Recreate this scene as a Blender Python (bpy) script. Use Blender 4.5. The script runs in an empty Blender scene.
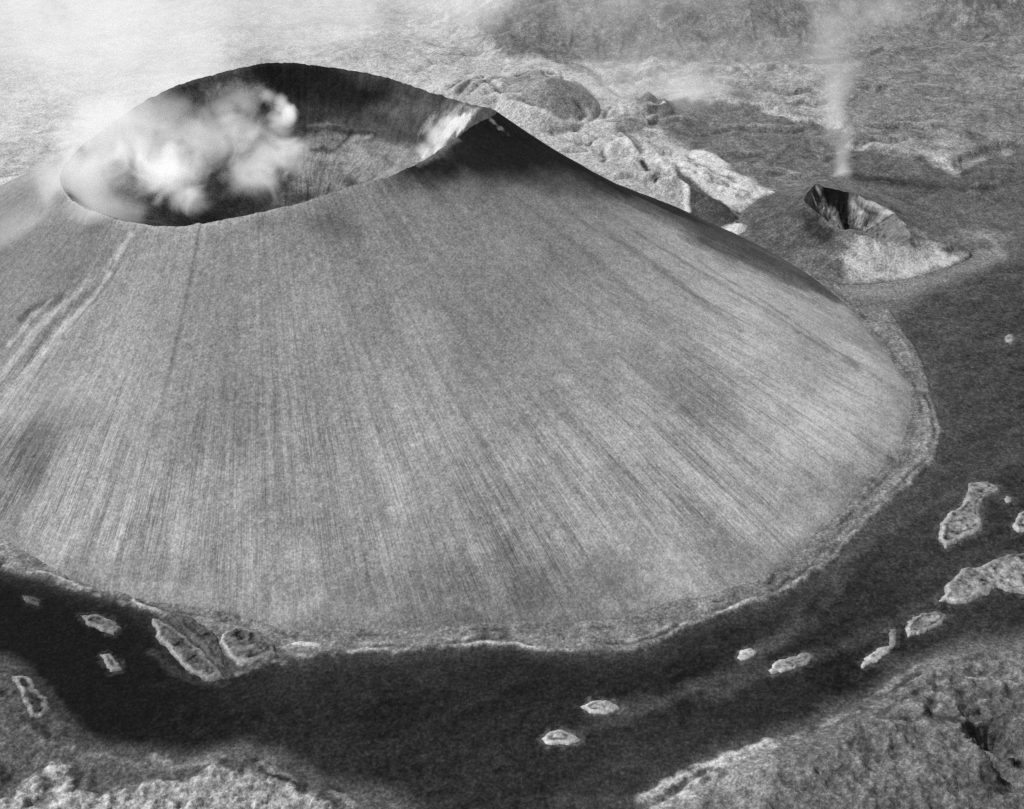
import bpy, math, random
import numpy as np
from mathutils import Vector
from mathutils.bvhtree import BVHTree

random.seed(5)
S = bpy.context.scene
COL = S.collection
R = math.radians

# ------------------------------------------------------------------ camera
IW, IH, F = 1024, 809, 1236.0
PITCH = R(34.7)
CAM = np.array([170.73, -1106.64, 690.0])

def ray(u, v):
    x = (u - IW / 2) / F; y = -(v - IH / 2) / F
    return np.array([x, math.cos(PITCH) + y * math.sin(PITCH), -math.sin(PITCH) + y * math.cos(PITCH)])

def gz(u, v, z=0.0):                     # point of the view ray at height z
    d = ray(u, v); return CAM + d * ((z - CAM[2]) / d[2])

def gy(u, v, Y):                         # point of the view ray at world y = Y
    d = ray(u, v); return CAM + d * ((Y - CAM[1]) / d[1])

cam = bpy.data.cameras.new('camera'); co = bpy.data.objects.new('camera', cam); COL.objects.link(co)
cam.sensor_width = 36; cam.lens = 36 * F / IW; cam.clip_start = 5; cam.clip_end = 90000
co.location = CAM; co.rotation_euler = (math.pi / 2 - PITCH, 0, 0)
S.camera = co

# ------------------------------------------------------------------ numeric noise
def _h(ix, iy, seed):
    h = ix * np.uint32(374761393) + iy * np.uint32(668265263) + np.uint32((seed * 1442695041) & 0xFFFFFFFF)
    h ^= h >> np.uint32(13); h *= np.uint32(1274126177); h ^= h >> np.uint32(16)
    return h.astype(np.float32) * np.float32(1 / 4294967295.0)

def vnoise(x, y, seed=0):
    x, y = np.broadcast_arrays(x, y)
    xf = np.floor(x); yf = np.floor(y); fx = (x - xf).astype(np.float32); fy = (y - yf).astype(np.float32)
    xi = xf.astype(np.int64).astype(np.uint32); yi = yf.astype(np.int64).astype(np.uint32); o1 = np.uint32(1)
    fx = fx * fx * fx * (fx * (fx * 6 - 15) + 10); fy = fy * fy * fy * (fy * (fy * 6 - 15) + 10)
    a = _h(xi, yi, seed); b = _h(xi + o1, yi, seed); c = _h(xi, yi + o1, seed); d = _h(xi + o1, yi + o1, seed)
    return (a + (b - a) * fx) * (1 - fy) + (c + (d - c) * fx) * fy

def fbm(x, y, sc, octv=5, seed=0, gain=.5):            # about -1 .. 1
    s = 0; a = 1; t = 0; ca, sa = math.cos(.6), math.sin(.6)
    X = x / sc; Y = y / sc
    for k in range(octv):
        s = s + a * (vnoise(X, Y, seed + k) * 2 - 1); t += a; a *= gain
        X, Y = (X * ca - Y * sa) * 2.03 + 17.3, (X * sa + Y * ca) * 2.03 + 5.1
    return s / t * 1.6

def ridged(x, y, sc, octv=4, seed=0):                  # 0 .. 1, thin crests at 1
    s = 0; a = 1; t = 0; X = x / sc; Y = y / sc
    for k in range(octv):
        n = 1 - np.abs(vnoise(X, Y, seed + k) * 2 - 1) * 1.6
        s = s + a * np.clip(n, 0, 1) ** 2; t += a; a *= .5
        X, Y = X * 2.1 + Y * .35 + 3.1, Y * 2.1 - X * .35 + 9.7
    return s / t

def ss(a, b, x):
    t = np.clip((x - a) / (b - a), 0, 1); return t * t * (3 - 2 * t)

def sdf(poly, x, y, pad=80.0):                         # + inside
    P = np.asarray(poly, float)[:, :2]; lo = P.min(0) - pad; hi = P.max(0) + pad
    k = (x > lo[0]) & (x < hi[0]) & (y > lo[1]) & (y < hi[1])
    res = np.full(x.shape, -1e3); res[k] = _sdf(P, x[k], y[k]); return res

def _sdf(P, x, y):
    n = len(P)
    d = np.full(x.shape, 1e18); ins = np.zeros(x.shape, bool)
    for i in range(n):
        ax, ay = P[i]; bx, by = P[(i + 1) % n]
        ex, ey = bx - ax, by - ay; wx, wy = x - ax, y - ay
        t = np.clip((wx * ex + wy * ey) / (ex * ex + ey * ey + 1e-9), 0, 1)
        d = np.minimum(d, (wx - ex * t) ** 2 + (wy - ey * t) ** 2)
        c = ((ay > y) != (by > y))
        xx = ax + (y - ay) * ex / (ey if abs(ey) > 1e-9 else 1e-9)
        ins ^= c & (x < xx)
    d = np.sqrt(d); return np.where(ins, d, -d)

def linedist(pts, x, y, pad=45.0):
    P = np.asarray(pts, float)[:, :2]; lo = P.min(0) - pad; hi = P.max(0) + pad
    k = (x > lo[0]) & (x < hi[0]) & (y > lo[1]) & (y < hi[1])
    res = np.full(x.shape, 1e3); res[k] = _ld(P, x[k], y[k]); return res

def _ld(P, x, y):
    d = np.full(x.shape, 1e18)
    for i in range(len(P) - 1):
        ax, ay = P[i]; bx, by = P[i + 1]; ex, ey = bx - ax, by - ay; wx, wy = x - ax, y - ay
        t = np.clip((wx * ex + wy * ey) / (ex * ex + ey * ey + 1e-9), 0, 1)
        d = np.minimum(d, (wx - ex * t) ** 2 + (wy - ey * t) ** 2)
    return np.sqrt(d)

def lin(v):                                            # tone of a sunlit flat patch -> base colour
    return (v / 255.0) ** 2.2 / 1.0

def G(pts, z=0.0): return np.array([gz(u, v, z)[:2] for u, v in pts])

def G3(pts): return np.array([gz(u, v, z)[:2] for u, v, z in pts])

def smooth_closed(P, n):                               # Catmull-Rom, closed
    P = np.asarray(P, float); m = len(P); out = []
    for k in range(n):
        t = k / n * m; i = int(t); f = t - i
        p0, p1, p2, p3 = P[(i - 1) % m], P[i % m], P[(i + 1) % m], P[(i + 2) % m]
        out.append(.5 * ((2 * p1) + (-p0 + p2) * f + (2 * p0 - 5 * p1 + 4 * p2 - p3) * f * f + (-p0 + 3 * p1 - 3 * p2 + p3) * f ** 3))
    return np.array(out)

# ------------------------------------------------------------------ mesh helpers
def mesh_from(name, V, Fq, mats, attrs=None, smooth=True):
    me = bpy.data.meshes.new(name)
    V = np.asarray(V, np.float32); Fq = np.asarray(Fq, np.int32)
    me.vertices.add(len(V)); me.vertices.foreach_set('co', V.ravel())
    me.loops.add(Fq.size); me.loops.foreach_set('vertex_index', Fq.ravel())
    me.polygons.add(len(Fq)); k = Fq.shape[1]
    me.polygons.foreach_set('loop_start', np.arange(0, Fq.size, k, dtype=np.int32))
    me.polygons.foreach_set('loop_total', np.full(len(Fq), k, np.int32))
    me.polygons.foreach_set('use_smooth', np.full(len(Fq), smooth))
    me.materials.append(mats)
    for an, arr in (attrs or {}).items():
        a = me.attributes.new(an, 'FLOAT', 'POINT'); a.data.foreach_set('value', np.asarray(arr, np.float32).ravel())
    me.update(calc_edges=True); me.validate()
    return me

def link(name, me, parent=None, loc=None):
    o = bpy.data.objects.new(name, me); COL.objects.link(o)
    if loc is not None: o.location = loc
    if parent: o.parent = parent
    return o

def empty(name, loc):
    o = bpy.data.objects.new(name, None); COL.objects.link(o); o.location = loc; o.empty_display_size = 5; return o

def tag(o, label=None, cat=None, group=None, kind=None):
    for k, v in (('label', label), ('category', cat), ('group', group), ('kind', kind)):
        if v: o[k] = v
    return o

def grid_faces(nr, nc, wrap=False):
    i = np.arange(nr - 1)[:, None]; j = np.arange(nc if wrap else nc - 1)[None, :]
    a = i * nc + j; b = i * nc + (j + 1) % nc
    return np.stack([a, b, b + nc, a + nc], -1).reshape(-1, 4)

# ------------------------------------------------------------------ materials
class NT:
    def __init__(s, m): s.t = m.node_tree; s.t.nodes.clear()
    def n(s, ty, **kw):
        d = s.t.nodes.new(ty)
        for k, v in kw.items():
            if k.startswith('i_'):
                d.inputs[k[2:]].default_value = v
            else: setattr(d, k, v)
        return d
    def l(s, a, b): s.t.links.new(a, b)
    def math(s, op, a, b=None, c=None, clamp=False):
        d = s.t.nodes.new('ShaderNodeMath'); d.operation = op; d.use_clamp = clamp
        for i, q in enumerate((a, b, c)):
            if q is None: continue
            if isinstance(q, (int, float)): d.inputs[i].default_value = q
            else: s.l(q, d.inputs[i])
        return d.outputs[0]
    def rng(s, x, a, b, c, d_, smooth=False):
        r = s.t.nodes.new('ShaderNodeMapRange')
        if smooth: r.interpolation_type = 'SMOOTHSTEP'
        for i, q in enumerate((x, a, b, c, d_)):
            if isinstance(q, (int, float)): r.inputs[i].default_value = q
            else: s.l(q, r.inputs[i])
        return r.outputs[0]
    def noise(s, vec, scale, detail=3, rough=.55, dist=0.0):
        d = s.t.nodes.new('ShaderNodeTexNoise'); s.l(vec, d.inputs['Vector'])
        d.inputs['Scale'].default_value = scale; d.inputs['Detail'].default_value = detail
        d.inputs['Roughness'].default_value = rough; d.inputs['Distortion'].default_value = dist
        return d.outputs['Fac']

def soil(name, grit=.5, mid=.35, bump=.6, streak=False, gritscale=.45):
    m = bpy.data.materials.new(name); m.use_nodes = True; q = NT(m)
    out = q.n('ShaderNodeOutputMaterial'); b = q.n('ShaderNodeBsdfPrincipled'); b.inputs['Roughness'].default_value = .95
    b.inputs['Specular IOR Level'].default_value = .08
    q.l(b.outputs[0], out.inputs[0])
    at = q.n('ShaderNodeAttribute', attribute_name='alb').outputs['Fac']
    geo = q.n('ShaderNodeNewGeometry').outputs['Position']
    n1 = q.noise(geo, gritscale, 3, .8)                        # clasts, about 2 m
    n2 = q.noise(geo, .05, 4, .65)                       # patches, about 20 m
    n3 = q.noise(geo, .17, 3, .6)
    n4 = q.noise(geo, gritscale * .33, 1, .5)
    g2 = q.math('POWER', 2.718, q.math('ADD', q.math('MULTIPLY', q.math('SUBTRACT', n1, .5), grit * 4.3), q.math('MULTIPLY', q.math('SUBTRACT', n4, .5), grit * 1.0)))
    fac = q.math('MULTIPLY', q.math('MINIMUM', g2, 3.0), q.rng(n2, .3, .7, 1 - mid * .5, 1 + mid * .5))
    fac = q.math('MULTIPLY', fac, q.rng(n3, .3, .7, 1 - mid * .5, 1 + mid * .5))
    hgt = q.math('ADD', q.math('MULTIPLY', n1, .9), q.math('MULTIPLY', n3, 1.6))
    if streak:
        th = q.n('ShaderNodeAttribute', attribute_name='arc').outputs['Fac']
        sv = q.n('ShaderNodeAttribute', attribute_name='down').outputs['Fac']
        sm = q.n('ShaderNodeAttribute', attribute_name='rill').outputs['Fac']
        def st(ka, kd, det, off):
            c = q.n('ShaderNodeCombineXYZ'); q.l(q.math('MULTIPLY', th, ka), c.inputs[0]); q.l(q.math('MULTIPLY', sv, kd), c.inputs[1]); c.inputs[2].default_value = off
            return q.noise(c.outputs[0], 1.0, det, .6)
        a = st(.24, 2.2, 3, 0); bb = st(.07, 1.6, 3, 7); c3 = st(.5, 7.0, 1, 3)
        tot = q.math('ADD', q.math('ADD', q.math('MULTIPLY', a, .45), q.math('MULTIPLY', bb, .3)), q.math('MULTIPLY', c3, .25))
        con = q.rng(tot, .38, .68, -.55, 1.05)
        con = q.math('MULTIPLY', con, sm)
        fac = q.math('MULTIPLY', fac, q.math('ADD', 1.0, con))
        hgt = q.math('ADD', hgt, q.math('MULTIPLY', con, 3.0))
    alb = q.math('MULTIPLY', at, fac, clamp=True)
    alb = q.math('DIVIDE', alb, q.math('POWER', q.math('ADD', 1.0, q.math('POWER', q.math('MULTIPLY', alb, 1.15), 3.0)), .333))
    cc = q.n('ShaderNodeCombineXYZ'); [q.l(alb, cc.inputs[i]) for i in range(3)]
    q.l(cc.outputs[0], b.inputs['Base Color'])
    bp = q.n('ShaderNodeBump'); bp.inputs['Strength'].default_value = bump; bp.inputs['Distance'].default_value = .8
    q.l(hgt, bp.inputs['Height']); q.l(bp.outputs[0], b.inputs['Normal'])
    return m

M_ash = soil('ash_slope', .62, .2, .5, streak=True, gritscale=.5)
M_bowl = soil('crater_scree', .6, .3, .5, gritscale=.4)
M_ground = soil('ash_ground', .95, .3, .8, gritscale=.38)
M_rock = soil('rubbly_lava', .6, .5, .6, gritscale=.6)

def steam_mat(name, dens, emit, thr=.42, nsc=.03, det=4, soft=.9, aniso=.2, dist=0.8):
    m = bpy.data.materials.new(name); m.use_nodes = True; q = NT(m)
    out = q.n('ShaderNodeOutputMaterial'); v = q.n('ShaderNodeVolumePrincipled')
    q.l(v.outputs[0], out.inputs['Volume'])
    oc = q.n('ShaderNodeTexCoord').outputs['Object']
    ln = q.n('ShaderNodeVectorMath', operation='LENGTH'); q.l(oc, ln.inputs[0])
    fall = q.rng(ln.outputs['Value'], .1, 1.0, 1, 0, True)
    geo = q.n('ShaderNodeNewGeometry').outputs['Position']
    n = q.noise(geo, nsc, det, .55, dist)
    w = q.math('ADD', n, q.math('MULTIPLY', fall, soft))       # noise eats the edge first
    d = q.rng(w, thr, thr + .42, 0, 1, True)
    d = q.math('MULTIPLY', d, q.math('POWER', fall, .8))
    at = q.n('ShaderNodeAttribute', attribute_name='thick', attribute_type='OBJECT').outputs['Fac']
    d = q.math('MULTIPLY', q.math('MULTIPLY', d, dens), at)
    q.l(d, v.inputs['Density']); v.inputs['Anisotropy'].default_value = aniso
    v.inputs['Color'].default_value = (.97, .97, .97, 1)
    v.inputs['Emission Color'].default_value = (1, 1, 1, 1)    # stands for the many-times scattered daylight inside the cloud
    q.l(q.math('MULTIPLY', d, emit), v.inputs['Emission Strength'])
    return m

M_steam = steam_mat('steam', .058, .37, thr=.67, nsc=.030, det=8, soft=.42, dist=1.2)
M_column = steam_mat('steam_thin', .021, .26, thr=.46, nsc=.022, det=5, soft=.42, dist=1.0)
M_haze = steam_mat('haze', .009, .32, thr=.53, nsc=.0055, det=6, soft=.36, dist=.8)

# ------------------------------------------------------------------ traced outlines
RIM = [(497,112,212),(470,104,203),(430,92,190),(380,76,188),(330,67,192),(270,63,196),(200,78,188),(150,98,180),
       (110,125,170),(78,150,164),(60,176,163),(72,200,168),(100,213,174),(130,222,178),(175,226,184),(230,218,195),
       (300,203,206),(350,186,211),(400,172,211),(440,150,212),(472,126,213)]
FOOT = [(0,541),(55,574),(110,596),(175,609),(250,624),(295,636),(350,634),(425,634),(475,629),(512,629),(572,629),
        (627,624),(672,609),(722,601),(762,586),(792,569),(812,549),(842,521),(872,489),(907,454),(919,409),(912,385),(895,360),(870,330),(848,303)]
APRON = [(0,569),(50,579),(100,594),(130,602),(190,628),(225,655),(280,660),(350,654),(425,651),(500,649),(557,654),
         (647,651),(677,634),(722,616),(772,601),(817,574),(852,544),(882,509),(932,466),(942,434),(934,409),(925,370),(905,335),(890,310)]
rimW = np.array([gz(u, v, z) for u, v, z in RIM])
CC = np.array([-82.0, 106.0])
# outer foot as radius by bearing about CC
fw = G(FOOT); fa = [math.atan2(y - CC[1], x - CC[0]) for x, y in fw]; fr = [math.hypot(x - CC[0], y - CC[1]) for x, y in fw]
extra = [(12, 565), (30, 480), (60, 450), (90, 490), (120, 500), (150, 505), (180, 500), (205, 480), (225, 462)]
BA = np.array(fa + [R(a) for a, _ in extra]); BR = np.array(fr + [r for _, r in extra])
BA = np.mod(BA, 2 * math.pi); o_ = np.argsort(BA); BA, BR = BA[o_], BR[o_]
def foot_r(a): return np.interp(np.mod(a, 2 * math.pi), np.r_[BA[-1] - 2 * math.pi, BA, BA[0] + 2 * math.pi], np.r_[BR[-1], BR, BR[0]])

# rim resampled by bearing
NT_ = 1500
rs = smooth_closed(rimW, 4000)
ra = np.mod(np.arctan2(rs[:, 1] - CC[1], rs[:, 0] - CC[0]), 2 * math.pi); o_ = np.argsort(ra); ra = ra[o_]; rs = rs[o_]
TH = np.arange(NT_) / NT_ * 2 * math.pi
def per(vals): return np.interp(TH, np.r_[ra[-1] - 2 * math.pi, ra, ra[0] + 2 * math.pi], np.r_[vals[-1], vals, vals[0]])
rimR = per(np.hypot(rs[:, 0] - CC[0], rs[:, 1] - CC[1])); rimZ = per(rs[:, 2])
k = np.ones(13) / 13
rimR = np.convolve(np.r_[rimR[-6:], rimR, rimR[:6]], k, 'valid'); rimZ = np.convolve(np.r_[rimZ[-6:], rimZ, rimZ[:6]], k, 'valid')
rimZ += 1.1 * fbm(TH * 20, TH * 0, 1.0, 5, 4, .6)
footR = foot_r(TH)
footR = np.convolve(np.r_[footR[-6:], footR, footR[:6]], k, 'valid')

NS = 330
s_ = np.linspace(0, 1, NS)[:, None]
rr = rimR[None] + (footR[None] - rimR[None]) * s_
Xo = CC[0] + rr * np.cos(TH)[None]; Yo = CC[1] + rr * np.sin(TH)[None]
prof = 1 - s_
prof = prof * (1 - .10 * np.sin(np.pi * s_))
Zo = rimZ[None] * prof - 2.0 * ss(.97, 1, s_)
arc = (TH[None] * 560) + 0 * s_
# long shallow rills, deeper near the foot
rill_n = fbm(arc / 9, s_ * 2.0 + 0 * arc, 1.0, 3, 31)
Zo = Zo + rill_n * .7 * ss(.12, .5, s_) * (1 - ss(.9, 1, s_)) + 1.2 * fbm(Xo, Yo, 60, 3, 8) * ss(.05, .3, s_)

# crater bowl
NB_ = 200
b_ = np.linspace(0, 1, NB_)[:, None]
fl = np.array([-70.0, 112.0])
rb = rimR[None] * (1 - b_)
Xi = CC[0] + rb * np.cos(TH)[None] + (fl[0] - CC[0]) * ss(0, 1, b_); Yi = CC[1] + rb * np.sin(TH)[None] + (fl[1] - CC[1]) * ss(0, 1, b_)
depth = np.interp(b_[:, 0], [0, .02, .2, .36, .6, .85, 1], [0, .02, .42, .6, .84, .985, 1])[:, None]
Zi = rimZ[None] + (66 - rimZ[None]) * depth
wf = np.sin(np.pi * np.clip(b_, 0, 1))
Zi = Zi + wf * (1.2 * fbm(TH[None] * 14 + 1.5 * fbm(Xi, Yi, 60, 3, 13), b_ * 5 + 0 * Xi, 1.0, 4, 12) + 2.0 * fbm(Xi, Yi, 30, 4, 3))

def cone_bvh(Xa, Ya, Za, sa, sb):
    X2, Y2, Z2 = Xa[::sa, ::sb], Ya[::sa, ::sb], Za[::sa, ::sb]
    V = [Vector(p) for p in np.stack([X2, Y2, Z2], -1).reshape(-1, 3).tolist()]
    return BVHTree.FromPolygons(V, [tuple(f) for f in grid_faces(X2.shape[0], X2.shape[1], True).tolist()])
bv_out = cone_bvh(Xo, Yo, Zo, 7, 10); bv_in = cone_bvh(Xi, Yi, Zi, 4, 10)
def hit(bv, u, v):
    h = bv.ray_cast(Vector(CAM), Vector(ray(u, v)).normalized())
    return (h[0].x, h[0].y) if h[0] is not None else tuple(gz(u, v)[:2])
def HO(pts): return np.array([hit(bv_out, u, v) for u, v in pts])
def HI(pts): return np.array([hit(bv_in, u, v) for u, v in pts])

def paint(alb, x, y, poly, val, soft, amt=1.0, wob=0.0, wsc=40, seed=0):
    d = sdf(poly, x, y, soft + 2 * wob + 4)
    k = d > -(soft + 2 * wob + 3); dk = d[k]
    if wob: dk = dk + wob * fbm(x[k], y[k], wsc, 5, seed)
    m = ss(-soft, soft, dk) * amt; alb = alb.copy()
    alb[k] = alb[k] * (1 - m) + lin(val) * m
    return alb
def blob(alb, x, y, c, rx, ry, val, amt=1.0, rot=0.0, wob=.25, seed=0):
    k = (np.abs(x - c[0]) < 2 * max(rx, ry)) & (np.abs(y - c[1]) < 2 * max(rx, ry)); xk, yk = x[k], y[k]
    dx, dy = xk - c[0], yk - c[1]; ca, sa = math.cos(rot), math.sin(rot)
    d = np.hypot((dx * ca + dy * sa) / rx, (-dx * sa + dy * ca) / ry) + wob * fbm(xk, yk, min(rx, ry) * .6, 4, seed)
    m = (1 - ss(.2, 1.2, d)) * amt; alb = alb.copy()
    alb[k] = alb[k] * (1 - m) + lin(val) * m
    return alb

def stroke(alb, x, y, P, val, w, amt, wn=3, ws=12, seed=6):
    d = linedist(P, x, y, w * 2 + wn * 2 + 2); k = d < 900
    m = (1 - ss(0, w * 1.7, d[k] + wn * fbm(x[k], y[k], ws, 3, seed))) * amt; alb = alb.copy()
    alb[k] = alb[k] * (1 - m) + lin(val) * m
    return alb

# ---- albedo of the outer slope
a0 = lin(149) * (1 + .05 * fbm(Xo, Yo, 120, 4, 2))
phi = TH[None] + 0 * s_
right = ss(.2, 1.0, np.cos(phi)) * 1.0                      # right flank painted paler to make up for its weak sunlight
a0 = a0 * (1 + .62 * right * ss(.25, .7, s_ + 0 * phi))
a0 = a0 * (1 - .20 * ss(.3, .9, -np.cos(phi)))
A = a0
def sp(poly, val, soft, amt=1, wob=8, wsc=40, seed=1):
    global A; A = paint(A, Xo, Yo, HO(poly), val, soft, amt, wob, wsc, seed)
def sb_(u, v, rx, ry, val, amt=1, rot=0, seed=1):
    global A; A = blob(A, Xo, Yo, hit(bv_out, u, v), rx, ry, val, amt, rot, .25, seed)
sb_(690, 390, 90, 60, 118, .6, .2, 5); sb_(500, 580, 110, 40, 105, .65, 0, 6); sb_(30, 450, 40, 50, 100, .6, 0, 7)
sb_(75, 490, 40, 60, 180, .5, 0, 8); sb_(560, 600, 80, 30, 110, .5, 0, 9); sb_(430, 480, 90, 60, 165, .3, 0, 10)
sb_(330, 225, 30, 14, 110, .7, 0, 11); sb_(262, 222, 14, 8, 100, .6, 0, 12); sb_(740, 560, 60, 30, 112, .5, .4, 13)
sb_(640, 330, 120, 50, 165, .3, -.6, 14); sb_(200, 330, 100, 60, 138, .5, 0, 15); sb_(860, 400, 60, 60, 205, .5, 0, 16)
sp([(40, 180), (130, 232), (100, 290), (50, 320), (0, 370), (-60, 360), (-60, 230)], 118, 18, .7)
sp([(498, 108), (530, 118), (600, 160), (700, 205), (790, 250), (840, 290), (846, 303), (770, 268), (700, 240), (640, 210), (590, 195), (540, 190), (500, 187), (440, 190), (385, 184), (395, 172), (440, 150), (474, 125)], 82, 26, .85, 12, 30, 3)
sp([(498, 108), (540, 110), (600, 140), (680, 190), (740, 225), (752, 246), (700, 226), (650, 204), (600, 186), (560, 170), (530, 172), (500, 182), (470, 178), (440, 180), (400, 180), (385, 178), (440, 150), (474, 125)], 38, 18, .92, 11, 26, 4)
sp([(700, 215), (790, 262), (848, 303), (850, 310), (790, 285), (730, 262), (690, 240)], 84, 20, .75, 10, 20, 8)
# pale and dark long bands down the right flank beside the dark ash
for (u0, v0, u1, v1, val, w) in [(600, 225, 740, 330, 105, 5), (560, 205, 700, 300, 115, 5), (640, 235, 860, 370, 90, 4), (700, 262, 880, 380, 95, 3), (620, 215, 800, 310, 178, 4), (520, 200, 640, 300, 120, 6)]:
    P2 = HO([(u0, v0), ((u0 + u1) / 2, (v0 + v1) / 2 - 2), (u1, v1)]); d = linedist(P2, Xo, Yo)
    m = (1 - ss(0, w * 1.8, d + 2 * fbm(Xo, Yo, 12, 2, 5))) * .5; A = A * (1 - m) + lin(val) * m
A = A * (1 + .16 * fbm(Xo, Yo, 80, 4, 302) * ss(.02, .2, s_) + .09 * fbm(arc / 60 + .5 * fbm(Xo, Yo, 90, 2, 5), s_ * 4 + 0 * arc, 1, 4, 303))
tong = ss(.25, .6, fbm(arc / 22, s_ * 3.5 + 0 * arc, 1.0, 2, 301)) * ss(.45, .7, s_) * (1 - ss(.93, .98, s_)); A = A * (1 + .2 * tong)
# left gully: two pale lines with a rough patch
for pts, val, w, am in [([(128, 240), (95, 290), (60, 325), (20, 372), (-10, 410)], 205, 4, .6), ([(110, 262), (70, 300), (35, 330), (10, 365), (-20, 400)], 195, 5, .55), ([(118, 265), (90, 300), (62, 335)], 90, 2.5, .6),
                        ([(20, 320), (38, 305), (60, 298)], 75, 5, .7), ([(10, 345), (30, 318), (50, 300)], 200, 3, .5)]:
    d = linedist(HO(pts), Xo, Yo); m = (1 - ss(0, w * 1.6, d + 3 * fbm(Xo, Yo, 9, 3, 6))) * am; A = A * (1 - m) + lin(val) * m
d = linedist(HO([(128, 240), (95, 290), (60, 325), (20, 372), (-10, 410)]), Xo, Yo)
Zo = Zo - 4.5 * (1 - ss(2, 16, d)) * ss(.05, .2, s_)
# pale fumarole streak on the summit, rim line
A = stroke(A, Xo, Yo, HO([(490, 118), (497, 124), (503, 131)]), 180, 1.6, .7, 3, 6, 3)
A = stroke(A, Xo, Yo, G3([(418, 164, 211), (440, 150, 212), (456, 138, 213)]), 165, 4, .6, 2, 14, 3)
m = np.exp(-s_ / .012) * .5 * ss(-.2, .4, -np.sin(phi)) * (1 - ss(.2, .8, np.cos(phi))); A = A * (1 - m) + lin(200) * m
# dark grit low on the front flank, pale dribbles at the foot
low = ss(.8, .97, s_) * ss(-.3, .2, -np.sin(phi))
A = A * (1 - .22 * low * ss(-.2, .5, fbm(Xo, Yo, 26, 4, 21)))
rill = (.05 + .12 * ss(.1, .4, s_) + .42 * ss(.4, .78, s_)) * (1 - .7 * ss(.86, .99, s_ + .05 * fbm(arc / 30, arc * 0, 1, 2, 5))) * (.6 + .6 * ss(-.5, .6, fbm(Xo, Yo, 90, 3, 78)))
rill = rill * (1 - .45 * ss(.5, .95, -np.cos(phi)))
volc = empty('volcano', (CC[0], CC[1], 0))
def local(X, Y, Z, c=CC): return np.stack([X - c[0], Y - c[1], Z], -1).reshape(-1, 3)
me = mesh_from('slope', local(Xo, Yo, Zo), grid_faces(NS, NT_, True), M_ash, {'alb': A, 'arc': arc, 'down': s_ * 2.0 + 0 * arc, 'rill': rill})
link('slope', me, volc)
tag(volc, 'huge ash cone with radial rills and a wide steaming summit crater', 'volcano')

# ---- albedo of the crater bowl
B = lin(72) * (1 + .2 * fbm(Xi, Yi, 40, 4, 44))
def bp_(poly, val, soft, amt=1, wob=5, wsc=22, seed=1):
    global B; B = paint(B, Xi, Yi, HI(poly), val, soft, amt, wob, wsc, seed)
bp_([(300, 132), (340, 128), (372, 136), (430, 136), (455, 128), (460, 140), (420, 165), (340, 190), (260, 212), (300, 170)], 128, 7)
bp_([(245, 66), (330, 68), (390, 80), (420, 96), (400, 110), (340, 104), (290, 96), (250, 84)], 40, 9)  # far wall darkened in the albedo to stand for its shade
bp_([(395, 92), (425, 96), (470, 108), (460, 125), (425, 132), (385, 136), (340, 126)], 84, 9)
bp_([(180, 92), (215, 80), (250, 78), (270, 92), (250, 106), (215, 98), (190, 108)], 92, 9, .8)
bp_([(50, 180), (110, 125), (150, 104), (180, 112), (165, 150), (130, 205), (100, 218), (70, 210)], 135, 24, .95)  # left side lightened: steam haze put into the albedo
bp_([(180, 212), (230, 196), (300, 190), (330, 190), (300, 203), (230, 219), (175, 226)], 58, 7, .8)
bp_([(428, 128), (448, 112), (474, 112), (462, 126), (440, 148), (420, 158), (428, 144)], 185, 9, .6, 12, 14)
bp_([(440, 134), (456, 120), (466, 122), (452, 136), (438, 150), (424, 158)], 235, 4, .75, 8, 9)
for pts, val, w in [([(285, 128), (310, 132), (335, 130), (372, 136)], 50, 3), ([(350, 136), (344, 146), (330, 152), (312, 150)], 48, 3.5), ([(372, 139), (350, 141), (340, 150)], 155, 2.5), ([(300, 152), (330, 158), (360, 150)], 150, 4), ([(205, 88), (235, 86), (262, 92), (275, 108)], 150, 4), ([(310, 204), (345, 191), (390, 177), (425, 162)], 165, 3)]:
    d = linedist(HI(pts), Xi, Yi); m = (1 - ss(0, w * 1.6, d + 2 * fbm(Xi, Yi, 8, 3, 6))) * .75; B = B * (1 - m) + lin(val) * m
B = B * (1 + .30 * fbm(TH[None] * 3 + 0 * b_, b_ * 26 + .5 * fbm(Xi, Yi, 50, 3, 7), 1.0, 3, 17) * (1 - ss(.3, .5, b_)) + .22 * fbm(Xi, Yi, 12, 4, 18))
d = linedist(HI([(300, 130), (335, 129), (372, 137)]), Xi, Yi); Zi = Zi + 3.0 * (1 - ss(1, 9, d))
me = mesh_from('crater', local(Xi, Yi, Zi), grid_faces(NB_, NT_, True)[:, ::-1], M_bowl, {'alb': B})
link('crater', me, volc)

# ------------------------------------------------------------------ small vent cone on the right
SR = [(911, 236, 24), (904, 224, 24), (893, 212, 26), (875, 203, 31), (857, 195, 37), (840, 190, 41), (815, 188, 44), (806, 194, 43), (804, 202, 40),
      (812, 209, 37), (826, 220, 33), (842, 229, 31), (866, 236, 30), (896, 242, 26)]
sr = np.array([gz(u, v, z) for u, v, z in SR]); sc_ = sr[:, :2].mean(0)
SB = [(972, 257), (955, 243), (930, 232), (905, 205), (870, 186), (815, 176), (775, 188), (742, 212), (740, 240), (765, 262), (800, 279), (850, 286), (900, 281), (940, 270)]
sbp = G(SB)
n2 = 420
def by_bearing(P, c, n):
    D = smooth_closed(P, 2000); a = np.mod(np.arctan2(D[:, 1] - c[1], D[:, 0] - c[0]), 2 * math.pi); o = np.argsort(a); a = a[o]; D = D[o]
    t = np.arange(n) / n * 2 * math.pi
    f = lambda v: np.interp(t, np.r_[a[-1] - 2 * math.pi, a, a[0] + 2 * math.pi], np.r_[v[-1], v, v[0]])
    return t, f(np.hypot(D[:, 0] - c[0], D[:, 1] - c[1])), (f(D[:, 2]) if P.shape[1] > 2 else None)
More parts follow.
